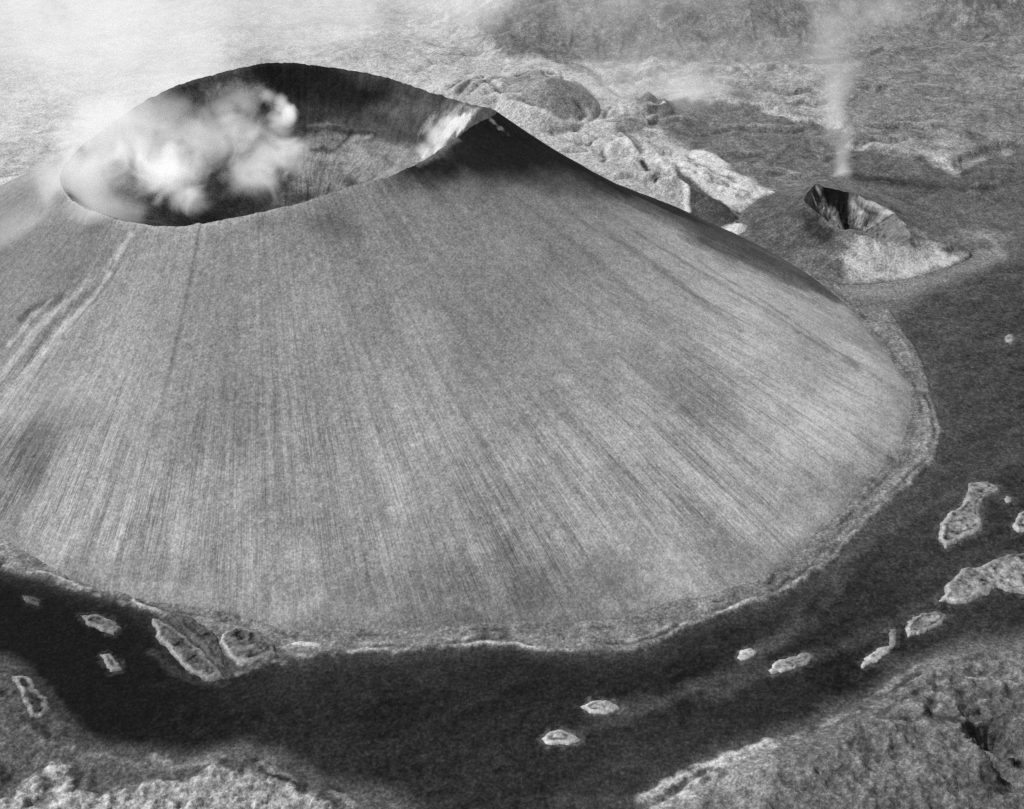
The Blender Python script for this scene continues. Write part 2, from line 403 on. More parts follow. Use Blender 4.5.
t2, r2, z2 = by_bearing(sr, sc_, n2); _, rb2, _ = by_bearing(sbp, sc_, n2)
z2 = z2 + 1.0 * fbm(t2 * 5, t2 * 0, 1.0, 5, 19, .5) + 5 * np.exp(-(np.angle(np.exp(1j * (t2 - math.atan2(*(gz(815, 187, 44)[:2] - sc_)[::-1])))) / .12) ** 2); r2 = r2 * (1 + .02 * fbm(t2 * 4, t2 * 0 + 5, 1.0, 4, 20, .5))
q2 = np.linspace(0, 1, 90)[:, None]
Rr = r2[None] + (rb2[None] - r2[None]) * q2
Xs = sc_[0] + Rr * np.cos(t2)[None]; Ys = sc_[1] + Rr * np.sin(t2)[None]
ridge = np.exp(-(np.angle(np.exp(1j * (t2 - math.atan2(*(gz(960, 252)[:2] - sc_)[::-1])))) / .2) ** 2)[None]
pf = (1 - q2) ** (1 + .3 - .7 * ridge)
Zs = z2[None] * pf - 1.5 * ss(.96, 1, q2) + 1.2 * fbm(Xs, Ys, 18, 4, 9) * np.sin(np.pi * q2)
Zs = Zs + .5 * (ridged(t2[None] * 7 + 0 * q2, q2 * 1.5 + 0 * Xs, 1.0, 3, 24) - .4) * np.sin(np.pi * q2)
bvs = cone_bvh(Xs, Ys, Zs, 4, 5)
HS = lambda pts: np.array([hit(bvs, u, v) for u, v in pts])
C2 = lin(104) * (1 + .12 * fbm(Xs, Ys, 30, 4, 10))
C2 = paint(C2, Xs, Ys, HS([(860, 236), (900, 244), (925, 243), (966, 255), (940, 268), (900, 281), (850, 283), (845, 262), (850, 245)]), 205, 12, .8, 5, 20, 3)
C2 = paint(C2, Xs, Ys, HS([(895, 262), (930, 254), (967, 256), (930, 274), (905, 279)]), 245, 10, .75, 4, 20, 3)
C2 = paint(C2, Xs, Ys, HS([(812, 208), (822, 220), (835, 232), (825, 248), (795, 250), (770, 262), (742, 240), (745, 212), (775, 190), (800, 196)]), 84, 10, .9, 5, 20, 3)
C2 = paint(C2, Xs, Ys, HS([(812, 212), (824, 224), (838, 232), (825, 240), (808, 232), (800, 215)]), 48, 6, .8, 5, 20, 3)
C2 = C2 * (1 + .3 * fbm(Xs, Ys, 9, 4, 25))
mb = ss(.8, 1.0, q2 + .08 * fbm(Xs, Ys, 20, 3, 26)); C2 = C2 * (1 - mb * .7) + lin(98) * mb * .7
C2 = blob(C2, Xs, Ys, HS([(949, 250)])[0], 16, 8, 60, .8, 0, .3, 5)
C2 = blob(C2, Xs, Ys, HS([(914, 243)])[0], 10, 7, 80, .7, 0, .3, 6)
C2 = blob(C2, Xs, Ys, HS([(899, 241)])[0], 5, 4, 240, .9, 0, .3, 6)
b2 = np.linspace(0, 1, 60)[:, None]
Rb = r2[None] * (1 - b2)
Xt = sc_[0] + Rb * np.cos(t2)[None]; Yt = sc_[1] + Rb * np.sin(t2)[None]
dp = np.interp(b2[:, 0], [0, .03, .45, .8, 1], [0, .05, .72, .97, 1])[:, None]
Zt = z2[None] + (-4 - z2[None]) * dp + (6.5 * fbm(Xt, Yt, 18, 5, 15, .62) + .8 * fbm(t2[None] * 6 + .6 * fbm(Xt, Yt, 20, 2, 5), b2 * 4 + 0 * Xt, 1, 3, 16)) * np.sin(np.pi * b2)
bvt = cone_bvh(Xt, Yt, Zt, 3, 5)
HT = lambda pts: np.array([hit(bvt, u, v) for u, v in pts])
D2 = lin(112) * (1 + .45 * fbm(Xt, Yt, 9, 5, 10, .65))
for poly, val, soft, am in [([(820, 188), (842, 190), (858, 200), (850, 208), (848, 222), (862, 234), (848, 232), (838, 212), (824, 200)], 26, 4, .95),  # shadowed left wall and wedge, lit right wall put into the albedo
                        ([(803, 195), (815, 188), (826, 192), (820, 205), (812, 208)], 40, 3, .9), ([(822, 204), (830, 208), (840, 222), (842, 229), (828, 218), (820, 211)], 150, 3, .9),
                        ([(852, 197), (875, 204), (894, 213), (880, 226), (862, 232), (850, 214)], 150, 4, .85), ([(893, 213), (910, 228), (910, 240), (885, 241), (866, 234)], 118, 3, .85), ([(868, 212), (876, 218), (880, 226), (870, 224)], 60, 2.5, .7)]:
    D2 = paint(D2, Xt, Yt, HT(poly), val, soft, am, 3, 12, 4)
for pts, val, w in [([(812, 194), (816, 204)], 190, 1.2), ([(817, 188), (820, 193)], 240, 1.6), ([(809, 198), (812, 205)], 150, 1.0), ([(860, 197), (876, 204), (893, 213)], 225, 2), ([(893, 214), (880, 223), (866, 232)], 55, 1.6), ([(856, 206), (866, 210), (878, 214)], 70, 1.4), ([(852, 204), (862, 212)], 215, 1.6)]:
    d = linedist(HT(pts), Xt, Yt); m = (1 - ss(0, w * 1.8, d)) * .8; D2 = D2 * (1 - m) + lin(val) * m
vent = empty('vent_cone', (sc_[0], sc_[1], 0))
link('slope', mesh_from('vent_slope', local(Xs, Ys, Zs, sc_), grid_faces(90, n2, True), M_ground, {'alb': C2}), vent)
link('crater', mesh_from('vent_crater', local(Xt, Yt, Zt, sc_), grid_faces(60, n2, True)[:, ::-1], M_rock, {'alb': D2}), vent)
tag(vent, 'small steaming side cone with a dark rocky crater behind the big volcano', 'vent cone')

# ------------------------------------------------------------------ the ground
def axis(lo, hi, step, far, g=1.22):
    a = list(np.arange(lo, hi + .01, step)) if not callable(step) else None
    if a is None:
        a = [lo]
        while a[-1] < hi: a.append(a[-1] + step(a[-1]))
    s = step if not callable(step) else step(lo); l = []; x = a[0]
    while x > -far: s *= g; x -= s; l.append(x)
    s = step if not callable(step) else step(hi); r = []; x = a[-1]
    while x < far: s *= g; x += s; r.append(x)
    return np.array(l[::-1] + a + r)
gx = axis(-820, 1160, 1.6, 45000); gyy = axis(-640, 1300, lambda y: 1.15 + 2.2 * max(0, (y + 640) / 1940), 45000)
X, Y = np.meshgrid(gx, gyy)
H = np.zeros_like(X); T = np.full_like(X, lin(112))

# traced scarps and flow ridges: lit edges and cliff shadow put into the tone, dark cracks
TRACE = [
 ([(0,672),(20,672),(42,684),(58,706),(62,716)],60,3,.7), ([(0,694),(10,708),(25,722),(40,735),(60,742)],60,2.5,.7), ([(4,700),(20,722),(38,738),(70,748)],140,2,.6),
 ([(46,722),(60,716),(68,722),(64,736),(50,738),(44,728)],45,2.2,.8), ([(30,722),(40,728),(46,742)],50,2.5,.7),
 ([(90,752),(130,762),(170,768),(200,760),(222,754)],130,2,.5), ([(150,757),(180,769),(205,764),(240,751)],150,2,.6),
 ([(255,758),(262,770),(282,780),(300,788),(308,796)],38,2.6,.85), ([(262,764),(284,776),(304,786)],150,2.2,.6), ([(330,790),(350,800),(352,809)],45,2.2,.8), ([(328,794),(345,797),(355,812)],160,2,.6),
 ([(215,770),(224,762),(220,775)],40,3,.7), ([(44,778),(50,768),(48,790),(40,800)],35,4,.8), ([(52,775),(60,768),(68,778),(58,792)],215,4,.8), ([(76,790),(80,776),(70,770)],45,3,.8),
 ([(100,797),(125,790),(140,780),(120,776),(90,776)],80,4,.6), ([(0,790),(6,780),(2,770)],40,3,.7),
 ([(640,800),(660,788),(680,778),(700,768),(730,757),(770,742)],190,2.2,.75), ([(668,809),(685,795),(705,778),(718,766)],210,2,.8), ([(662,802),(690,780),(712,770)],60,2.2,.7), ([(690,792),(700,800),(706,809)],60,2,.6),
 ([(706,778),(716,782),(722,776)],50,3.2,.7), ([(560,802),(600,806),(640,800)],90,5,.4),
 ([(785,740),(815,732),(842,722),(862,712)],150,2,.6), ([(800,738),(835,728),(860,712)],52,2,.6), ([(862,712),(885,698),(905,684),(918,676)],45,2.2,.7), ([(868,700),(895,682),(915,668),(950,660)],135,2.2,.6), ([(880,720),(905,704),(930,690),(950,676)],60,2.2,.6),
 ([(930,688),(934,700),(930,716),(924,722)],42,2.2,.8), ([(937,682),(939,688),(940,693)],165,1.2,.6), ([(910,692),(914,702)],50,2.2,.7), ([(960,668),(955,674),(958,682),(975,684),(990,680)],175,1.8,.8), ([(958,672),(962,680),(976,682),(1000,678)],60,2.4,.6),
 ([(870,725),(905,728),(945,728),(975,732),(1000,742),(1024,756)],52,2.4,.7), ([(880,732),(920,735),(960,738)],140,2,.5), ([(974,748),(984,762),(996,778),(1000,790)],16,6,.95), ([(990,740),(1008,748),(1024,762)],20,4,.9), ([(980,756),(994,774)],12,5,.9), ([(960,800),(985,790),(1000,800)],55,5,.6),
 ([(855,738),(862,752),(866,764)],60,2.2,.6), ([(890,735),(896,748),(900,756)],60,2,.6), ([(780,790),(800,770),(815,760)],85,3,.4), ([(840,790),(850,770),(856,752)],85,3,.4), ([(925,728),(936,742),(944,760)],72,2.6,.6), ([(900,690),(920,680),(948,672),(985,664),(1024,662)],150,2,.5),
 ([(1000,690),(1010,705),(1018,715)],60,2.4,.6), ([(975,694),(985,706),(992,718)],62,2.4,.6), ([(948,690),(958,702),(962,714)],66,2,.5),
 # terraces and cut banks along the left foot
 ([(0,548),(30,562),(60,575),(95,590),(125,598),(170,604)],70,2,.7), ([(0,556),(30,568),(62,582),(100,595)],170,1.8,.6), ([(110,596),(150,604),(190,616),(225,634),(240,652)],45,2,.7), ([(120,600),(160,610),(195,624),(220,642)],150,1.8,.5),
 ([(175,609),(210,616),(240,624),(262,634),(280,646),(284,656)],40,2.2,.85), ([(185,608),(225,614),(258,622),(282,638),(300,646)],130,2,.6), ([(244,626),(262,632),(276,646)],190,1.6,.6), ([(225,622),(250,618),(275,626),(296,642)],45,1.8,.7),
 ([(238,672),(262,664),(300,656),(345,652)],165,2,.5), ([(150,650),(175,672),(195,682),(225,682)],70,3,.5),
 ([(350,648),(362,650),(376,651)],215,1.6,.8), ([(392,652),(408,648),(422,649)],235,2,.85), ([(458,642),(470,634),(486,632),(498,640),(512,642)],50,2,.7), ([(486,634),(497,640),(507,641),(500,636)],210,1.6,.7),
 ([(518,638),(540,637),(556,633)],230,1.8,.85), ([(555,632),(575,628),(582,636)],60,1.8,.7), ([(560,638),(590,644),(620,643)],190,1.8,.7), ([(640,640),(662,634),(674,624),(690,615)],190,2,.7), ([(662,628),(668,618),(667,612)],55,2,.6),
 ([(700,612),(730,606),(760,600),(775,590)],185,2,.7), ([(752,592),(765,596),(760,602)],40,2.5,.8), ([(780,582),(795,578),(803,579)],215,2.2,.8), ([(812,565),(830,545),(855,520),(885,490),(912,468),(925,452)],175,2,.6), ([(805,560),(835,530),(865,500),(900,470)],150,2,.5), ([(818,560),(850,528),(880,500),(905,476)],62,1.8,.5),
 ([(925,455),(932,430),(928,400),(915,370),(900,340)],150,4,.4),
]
# dark ash plain
plain = G([(-150, 560), (0, 560), (100, 590), (200, 612), (300, 630), (420, 620), (650, 600), (800, 540), (880, 450), (900, 380), (893, 318), (930, 288), (1040, 250), (1300, 230),
           (1500, 560), (1200, 610), (1024, 636), (970, 643), (930, 652), (905, 662), (895, 682), (860, 700), (825, 716), (790, 738), (740, 754), (690, 774), (650, 797), (635, 830), (610, 900), (430, 900), (415, 812),
           (380, 799), (345, 790), (300, 773), (265, 758), (240, 750), (212, 756), (190, 764), (150, 757), (110, 751), (80, 738), (62, 724), (40, 700), (20, 675), (0, 664), (-150, 640)])
dpl = sdf(plain, X, Y) + 5 * fbm(X, Y, 40, 5, 61) * ss(-900, -300, -Y)
mp = ss(-16, 16, dpl)

# tones of the far country, painted from the back forward
def gp(poly, val, soft, amt=1, wob=10, wsc=50, seed=1):
    global T; T = paint(T, X, Y, G(poly), val, soft, amt, wob, wsc, seed)
def gb(u, v, rx, ry, val, amt=1, rot=0, seed=1):
    global T; T = blob(T, X, Y, gz(u, v)[:2], rx, ry, val, amt, rot, .35, seed)
def gl(pts, val, w, amt=.7, wn=3, ws=12, seed=6):
    global T
    T = stroke(T, X, Y, G(pts), val, w, amt, wn, ws, seed)
T = T * (1 + .18 * fbm(X, Y, 160, 5, 50))
gp([(-300, -200), (1300, -200), (1300, 12), (700, 8), (560, 12), (480, 30), (470, 60), (200, 60), (-300, 200)], 150, 50)
gp([(-200, 60), (440, 20), (520, 60), (560, 60), (640, 70), (640, 120), (560, 130), (480, 120), (200, 130), (-200, 330)], 178, 20)
gp([(488, 30), (530, 8), (600, 4), (700, 14), (800, 16), (835, 34), (812, 60), (740, 68), (650, 63), (560, 56), (500, 50)], 116, 32, .85, 24, 50)
gp([(560, 62), (650, 66), (740, 70), (830, 68), (840, 95), (850, 128), (800, 122), (755, 108), (650, 104), (600, 95)], 150, 14)
gp([(830, 20), (1100, 20), (1100, 150), (1024, 150), (960, 172), (900, 160), (850, 142), (835, 110)], 122, 18, .85)
gp([(640, 108), (700, 106), (765, 110), (800, 124), (840, 130), (842, 185), (800, 186), (760, 196), (700, 160), (650, 140)], 108, 8, .95, 8, 30)
gp([(850, 142), (900, 152), (955, 172), (1000, 150), (1100, 140), (1100, 320), (900, 300), (930, 240), (900, 205), (845, 185)], 94, 10, .9, 8, 30)
gl([(690, 106), (760, 108), (798, 122), (838, 127)], 185, 4, .8, 4, 14)
gl([(850, 146), (885, 150), (915, 155), (955, 174)], 165, 6, .8, 5, 14)
gl([(930, 160), (957, 172)], 185, 5, .8); gl([(960, 166), (1000, 155), (1040, 138)], 155, 6, .6, 6, 14)
gp([(895, 140), (950, 148), (958, 170), (920, 160), (880, 152)], 150, 10, .7)
for i in range(46):                                          # pale flow marks of the right plateau
    u = random.uniform(850, 1040); v = random.uniform(20, 145); L = random.uniform(10, 45); dv = random.uniform(-3, 4)
    gl([(u, v), (u + L * .5, v + dv), (u + L, v + random.uniform(-2, 5))], random.choice([150, 160, 85, 80, 145]), 2.6, .5, 4, 12, i)
# dune country between the cone and the lava
gp([(420, 60), (520, 60), (600, 75), (660, 130), (700, 160), (745, 180), (790, 200), (760, 215), (735, 235), (680, 220), (600, 175), (500, 130)], 176, 12, .95, 8, 30)
gp([(640, 150), (700, 155), (745, 175), (770, 195), (748, 212), (700, 190), (650, 170)], 205, 8, .8)
gp([(510, 92), (535, 80), (575, 82), (600, 100), (588, 120), (545, 126), (515, 118)], 128, 10, .9)
gp([(600, 110), (650, 122), (660, 140), (615, 138)], 130, 8, .7); gb(640, 105, 30, 24, 110, .7)
gp([(672, 170), (700, 192), (735, 214), (735, 226), (705, 226), (688, 205)], 84, 5, .95, 3, 14)  # lee side of the dune, its shade put into the tone
gp([(740, 200), (800, 192), (812, 212), (800, 240), (770, 255), (735, 235)], 80, 8, .9)
gb(740, 229, 14, 12, 190, .85)
gp([(500,83),(530,71),(549,74),(568,85),(585,98),(590,112),(579,121),(563,127),(527,121),(505,112)], 134, 5, .95, 3, 20)
gp([(612,138),(653,138),(675,147),(664,154),(642,154)], 172, 4, .9, 2, 10); gp([(604,158),(640,170),(675,213),(660,212),(630,192),(600,172)], 166, 5, .9, 3, 14)
gp([(656,156),(702,150),(735,169),(754,187),(779,194),(757,202),(741,210),(719,197),(691,180),(664,164)], 205, 4, .9, 4, 12)
gp([(649,165),(664,169),(678,183),(686,199),(687,214),(675,208),(659,186)], 150, 3, .9, 2, 9)
gp([(657,167),(691,183),(719,199),(738,217),(740,226),(713,232),(691,222),(686,196),(675,180)], 78, 3, .95, 2, 10)
gp([(628,101),(645,95),(656,104),(642,111)], 108, 5, .9, 2, 9); gp([(609,123),(631,119),(648,126),(642,136),(618,134)], 126, 5, .9, 3, 10)
gp([(716,229),(735,221),(742,230),(748,238),(730,240)], 200, 3, .9, 2, 8)
DUNE = [([(590,141),(604,137),(618,141),(631,150),(639,156)],50,2.2,.9),([(594,144),(606,141),(620,146),(634,157)],205,2.4,.7),([(568,149),(596,150),(604,153)],80,2,.7),([(601,150),(606,156),(603,159)],50,2.2,.8),
 ([(606,152),(623,150),(637,157)],225,3,.8),([(642,162),(645,166),(649,171),(656,184)],30,3.4,.95),([(657,166),(675,180),(685,197),(687,213)],235,2.6,.9),([(738,210),(751,208),(762,201),(779,199)],48,2.4,.85),
 ([(648,112),(664,109)],235,2.4,.8),([(604,118),(606,111),(612,108)],70,2.4,.8),([(612,112),(620,109),(622,116)],215,2.6,.8),([(646,133),(660,134)],220,3.5,.7),
 ([(451,94),(462,88),(474,84),(494,82)],75,2.2,.8),([(459,98),(478,86),(505,78),(529,76)],80,2.2,.8),([(468,98),(486,88),(498,84)],80,2,.7),([(455,97),(470,89),(490,85)],205,2,.6),([(517,74),(537,68),(548,76)],60,2.4,.85),([(530,70),(552,70),(562,78)],215,2,.7),([(548,72),(560,76),(567,84)],65,2.2,.8),
 ([(431,41),(445,44),(459,47)],95,4,.7),([(447,35),(459,27)],90,3,.7),([(425,50),(450,52),(475,54),(500,50)],120,3,.6),([(415,70),(430,62),(452,60)],130,3,.6),([(578,116),(584,120),(580,123)],55,3,.8),([(528,122),(560,129),(590,124),(612,119)],215,3.5,.7),
 ([(540,50),(560,62),(585,72),(610,82)],110,4,.7),([(560,60),(580,64),(600,76),(603,84)],80,2.6,.7),([(575,82),(590,90),(596,102)],90,2.4,.7),([(605,82),(618,92),(630,96),(645,92),(658,98)],95,2.6,.7),([(660,104),(655,116),(640,118)],100,2.6,.6),
 ([(690,157),(700,165),(716,170)],90,2,.7),([(676,158),(690,166),(705,172)],105,2,.7),([(700,155),(716,160),(728,168)],235,2.4,.7),([(700,176),(716,180),(735,186)],85,2,.7),([(712,186),(730,190),(750,196)],80,2,.7),([(722,192),(738,197),(760,196),(772,194)],225,2,.7),([(720,178),(740,184),(752,188)],230,2.2,.6),([(680,166),(692,174),(704,178)],230,2.2,.6),
 ([(520,138),(545,140),(570,148)],195,4,.6),([(535,136),(560,136),(580,140)],110,2,.6),([(560,160),(590,166),(615,184),(650,206)],130,2.4,.6),([(664,158),(680,162),(692,170)],80,2,.6)]
rr_ = random.Random(11)
for i in range(20):                                          # nested folds wrapping the domes; dark and pale pairs paint relief shading
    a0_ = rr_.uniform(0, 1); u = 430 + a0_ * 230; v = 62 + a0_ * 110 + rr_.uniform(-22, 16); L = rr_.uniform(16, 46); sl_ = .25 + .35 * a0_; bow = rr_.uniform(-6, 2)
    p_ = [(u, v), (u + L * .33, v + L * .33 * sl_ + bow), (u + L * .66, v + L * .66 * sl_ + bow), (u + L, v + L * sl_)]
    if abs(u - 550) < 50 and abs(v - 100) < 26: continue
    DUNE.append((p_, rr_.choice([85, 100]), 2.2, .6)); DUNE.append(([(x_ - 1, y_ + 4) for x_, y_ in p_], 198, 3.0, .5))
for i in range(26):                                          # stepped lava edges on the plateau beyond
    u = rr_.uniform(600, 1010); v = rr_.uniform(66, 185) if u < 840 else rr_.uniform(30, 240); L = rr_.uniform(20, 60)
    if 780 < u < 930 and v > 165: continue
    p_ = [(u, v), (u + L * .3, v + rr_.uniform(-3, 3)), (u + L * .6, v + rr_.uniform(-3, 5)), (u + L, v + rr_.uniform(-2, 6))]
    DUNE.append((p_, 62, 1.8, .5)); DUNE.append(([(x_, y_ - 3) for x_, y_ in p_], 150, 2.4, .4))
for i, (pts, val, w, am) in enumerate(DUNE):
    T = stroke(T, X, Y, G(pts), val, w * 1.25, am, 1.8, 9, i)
for i in range(26):                                          # fine rills on the pale lobe
    u = random.uniform(660, 750); v = 154 + (u - 660) * .42 + random.uniform(-3, 14); L = random.uniform(8, 20)
    T = stroke(T, X, Y, G([(u, v), (u + L * .5, v + random.uniform(1, 4)), (u + L, v + L * .25 + random.uniform(-1, 3))]), random.choice([95, 105, 120, 235]), 1.3, .6, 2, 6, i)
gp([(900, 282), (945, 272), (975, 256), (1000, 250), (985, 275), (940, 292), (905, 296), (850, 296), (840, 288)], 135, 10, .7); gb(985, 235, 40, 26, 135, .5); gb(740, 60, 40, 20, 120, .5)
gl([(960, 228), (990, 236), (1002, 255), (1010, 268)], 150, 6, .5)
# near country
gp([(-150, 640), (0, 664), (20, 675), (62, 724), (110, 751), (190, 764), (240, 750), (300, 773), (345, 790), (415, 812), (430, 900), (-150, 900)], 92, 6, 1, 4, 20)
bright = [(-150, 812), (0, 800), (18, 790), (38, 775), (52, 762), (66, 796), (82, 788), (100, 797), (128, 786), (160, 779), (190, 782), (215, 769), (250, 776), (290, 788), (330, 806), (350, 830), (300, 900), (-150, 900)]
gp(bright, 152, 2.5, .9, 6, 9)
nbr = [(635, 830), (650, 797), (690, 774), (740, 754), (790, 738), (825, 716), (860, 700), (895, 682), (905, 662), (930, 652), (970, 643), (1024, 636), (1300, 580), (1400, 900), (610, 900)]
gp(nbr, 108, 12, 1, 8, 30)
gp([(640, 812), (700, 772), (760, 752), (790, 765), (760, 800), (720, 815), (700, 860), (600, 860)], 148, 16, .7, 10, 30)
gl([(655, 808), (680, 795), (705, 778), (735, 762), (775, 745)], 190, 3, .7); gl([(690, 800), (712, 782), (722, 772)], 200, 2.5, .7); gl([(880, 705), (850, 718), (830, 722)], 160, 3, .6)
gl([(930, 690), (935, 700), (932, 720)], 190, 1.6, .7); gl([(955, 668), (958, 678), (975, 686)], 200, 2, .7)
gb(985, 672, 26, 9, 88, .8, .1); 
plain_t = np.interp(Y, [-600, -500, -300, -100, 100, 400], [56, 42, 46, 56, 66, 80]) + 12 * ss(200, 700, X) - 20 * ss(60, -180, X) * ss(-200, -380, Y)
plain_l = lin(plain_t) * (1 + .38 * fbm(X, Y, 90, 4, 71) + .12 * fbm(X, Y, 7, 3, 73) + .3 * fbm(X, Y, 3.0, 2, 74, .8) + .2 * fbm(X + Y * .3, (Y - X * .35) * 4, 40, 4, 72))
# long soft drift marks running along the plain
for pts in [[(560, 738), (640, 712), (700, 690), (760, 672)], [(590, 716), (660, 700), (740, 668), (820, 612), (850, 570)], [(700, 700), (780, 670), (860, 640), (930, 600)], [(760, 650), (810, 600), (845, 560), (860, 520)], [(840, 560), (900, 520), (960, 490), (1040, 440)]]:
    d = linedist(G(pts), X, Y); m = (1 - ss(0, 11, d + 5 * fbm(X, Y, 18, 3, 5))) * .35; plain_l = plain_l * (1 - m) + lin(88) * m
T = T * (1 - mp) + plain_l * mp
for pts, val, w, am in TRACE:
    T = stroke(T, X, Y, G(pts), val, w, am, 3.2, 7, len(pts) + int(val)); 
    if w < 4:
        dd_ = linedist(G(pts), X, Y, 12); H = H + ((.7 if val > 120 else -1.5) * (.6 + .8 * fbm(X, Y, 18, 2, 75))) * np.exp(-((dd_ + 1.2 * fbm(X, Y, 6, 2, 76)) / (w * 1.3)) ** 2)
T = paint(T, X, Y, G([(140, 606), (190, 612), (250, 622), (300, 642), (300, 652), (262, 664), (226, 680), (214, 678), (200, 650), (165, 622)]), 78, 3, .9, 3, 9, 77)
edge_soft = ss(-26, 0, dpl) * (1 - ss(0, 26, dpl)); T = T * (1 - .0 * edge_soft)

# apron between the slope and the plain
ang = np.arctan2(Y - CC[1], X - CC[0]); rad = np.hypot(X - CC[0], Y - CC[1]); fR = foot_r(ang)
aw = G(APRON); aa = np.mod(np.arctan2(aw[:, 1] - CC[1], aw[:, 0] - CC[0]), 2 * math.pi); ar = np.hypot(aw[:, 0] - CC[0], aw[:, 1] - CC[1]); ord_ = np.argsort(aa); aa, ar = aa[ord_], ar[ord_]
# the traced outline runs from bearing ~245 to ~357
aR = np.interp(np.mod(ang, 2 * math.pi), aa, ar, left=0, right=0); aR = np.where(aR < 1, fR + 14, aR)
e = aR - rad + 2.6 * fbm(X, Y, 16, 4, 81)
rel = np.clip((rad - fR) / np.maximum(aR - fR, 4), -1, 2)
ap = ss(-1.5, 3.0, e) * (rad > fR - 30)
front = ss(.25, -.15, np.sin(ang)) 
tone = lin(118) * (1 + .25 * fbm(X, Y, 14, 4, 82)) 
line = np.exp(-((e - 3.0 - 3.5 * fbm(X, Y, 24, 3, 183)) / 1.5) ** 2) * ss(-.05, .5, fbm(X, Y, 30, 3, 83)) * (.45 + .55 * ss(500, 200, X))
line2 = np.exp(-((e - 11) / 1.8) ** 2) * ss(-.1, .4, fbm(X, Y, 40, 3, 84))
dl = np.exp(-((e - 7.5 - 2 * fbm(X, Y, 30, 2, 85)) / 1.6) ** 2) * ss(-.2, .5, fbm(X, Y, 26, 3, 86))
dl2 = np.exp(-((rad - fR - 2) / 1.8) ** 2) * ss(-.1, .5, fbm(X, Y, 30, 3, 87))
tone = tone * (1 - .6 * dl) * (1 - .5 * dl2) + lin(190) * line * .7 + lin(160) * line2 * .35
T = T * (1 - ap * front) + tone * ap * front
fade = .8 * np.exp(-np.clip(-e, 0, 99) / 9.0) * (e < 0) * front * (1 - ap); T = T + fade * lin(62)
H += ap * front * (2.2 + .8 * fbm(X, Y, 18, 4, 88) - 1.6 * dl - 1.0 * dl2 + .6 * line) * (rad > fR - 30)
# bouldery scraps on the apron
for (u, v, rd, hh) in [(872, 482, 6, 3), (866, 490, 5, 2.5), (905, 455, 6, 3), (888, 462, 7, 3), (770, 580, 5, 3), (478, 637, 7, 3), (500, 638, 6, 2.5), (785, 583, 6, 3)]:
    c = gz(u, v); d = np.hypot(X - c[0], (Y - c[1]) * .8) + 2 * fbm(X, Y, 6, 3, 90); m = 1 - ss(rd * .3, rd, d); H += m * hh * .6; T = T * (1 - .3 * m)

# relief: plain almost level, country beyond rougher
far_m = ss(150, 420, Y) * (1 - mp)
near_m = ss(-180, -400, Y) * (1 - ss(-14, 2, dpl)) * (rad > fR)
near_m = near_m * (1 - ap)
H += mp * .25 * fbm(X, Y, 12, 3, 91)
gm0 = ss(-10, 40, sdf(G([(380, 60), (520, 58), (600, 75), (660, 120), (745, 175), (790, 200), (735, 235), (600, 180), (480, 125)]), X, Y))
H += far_m * (5 * fbm(X, Y, 120, 5, 92) + 2.4 * fbm(X, Y, 26, 4, 93, .5) * (1 - .85 * gm0))
rid = ridged(X + 8 * fbm(X, Y, 50, 2, 3), (Y + 8 * fbm(X, Y, 50, 2, 4)) , 34, 4, 94)
H += near_m * (1.0 + 3.0 * rid + 2 * fbm(X, Y, 60, 4, 95) + 1.6 * fbm(X, Y, 7, 4, 96))
db = sdf(G(bright), X, Y) + 4 * fbm(X, Y, 14, 4, 97)
rough = np.abs(fbm(X, Y, 7, 4, 98))
H += ss(-3, 3, db) * (1.0 + 2.6 * rough + 1.3 * fbm(X, Y, 3.5, 3, 198)); T = T * (1 + ss(-3, 5, db) * (.5 * rough / .5 - .25))
dn = sdf(G(nbr), X, Y) + 6 * fbm(X, Y, 25, 4, 99)
H += ss(0, 30, dn) * 5; 
diag = ridged((X * .8 + Y * .6) + 6 * fbm(X, Y, 30, 3, 101), (Y * .8 - X * .6) * .35, 15, 3, 102)
wr = ridged((X * .5 + Y * .87) * 1.0 + 7 * fbm(X, Y, 26, 3, 103), (X * .87 - Y * .5) * .45 + 7 * fbm(X, Y, 26, 3, 104), 7.5, 3, 105)
wf_ = ridged(X * .9 + 3 * fbm(X, Y, 9, 2, 107), Y * .55 + X * .2, 4.2, 2, 106)
H += ss(4, 40, dn) * (3.6 * diag + 3.0 * wr + 1.2 * wf_); T = T * (1 + ss(4, 40, dn) * (.35 * (wr - .4) + .2 * (wf_ - .4)))
T = T * (1 + ss(5, 40, dn) * (.5 * (diag - .4)))
def bump(u, v, rx, ry, h, rot=0, p=1.0, wob=.12, seed=3):
    global H
    c = gz(u, v)[:2]; k = (np.abs(X - c[0]) < 1.6 * max(rx, ry)) & (np.abs(Y - c[1]) < 1.6 * max(rx, ry)); xk, yk = X[k], Y[k]
    dx, dy = xk - c[0], yk - c[1]; ca, sa = math.cos(rot), math.sin(rot)
    d = np.hypot((dx * ca + dy * sa) / rx, (-dx * sa + dy * ca) / ry) + wob * fbm(xk, yk, min(rx, ry) * .7, 4, seed)
    H[k] += h * np.clip(1 - d, 0, 1) ** p
bump(985, 674, 30, 16, -11, .1, .8); bump(1004, 764, 22, 34, -26, .5, .6, .3); bump(1000, 735, 30, 14, -12, -.5, .8, .3); bump(930, 800, 60, 40, 7, .5, .8, .3)
bump(860, 770, 90, 50, 6, .4, .8, .3)
gbl = lambda *a: None
bump(547, 108, 78, 95, 44, 0, .7, .04); bump(470, 90, 110, 60, 22, .3, .8); bump(640, 110, 50, 40, 20, 0, .9)
bump(630, 150, 60, 26, 14, -.3, .8); bump(628, 127, 36, 26, 12, 0, .8); bump(642, 103, 26, 26, 10, 0, .8); bump(672, 190, 60, 16, 20, -1.0, .8, .05); bump(705, 178, 90, 34, 16, -.7, .6); bump(708, 206, 44, 20, 14, -.8, .8)
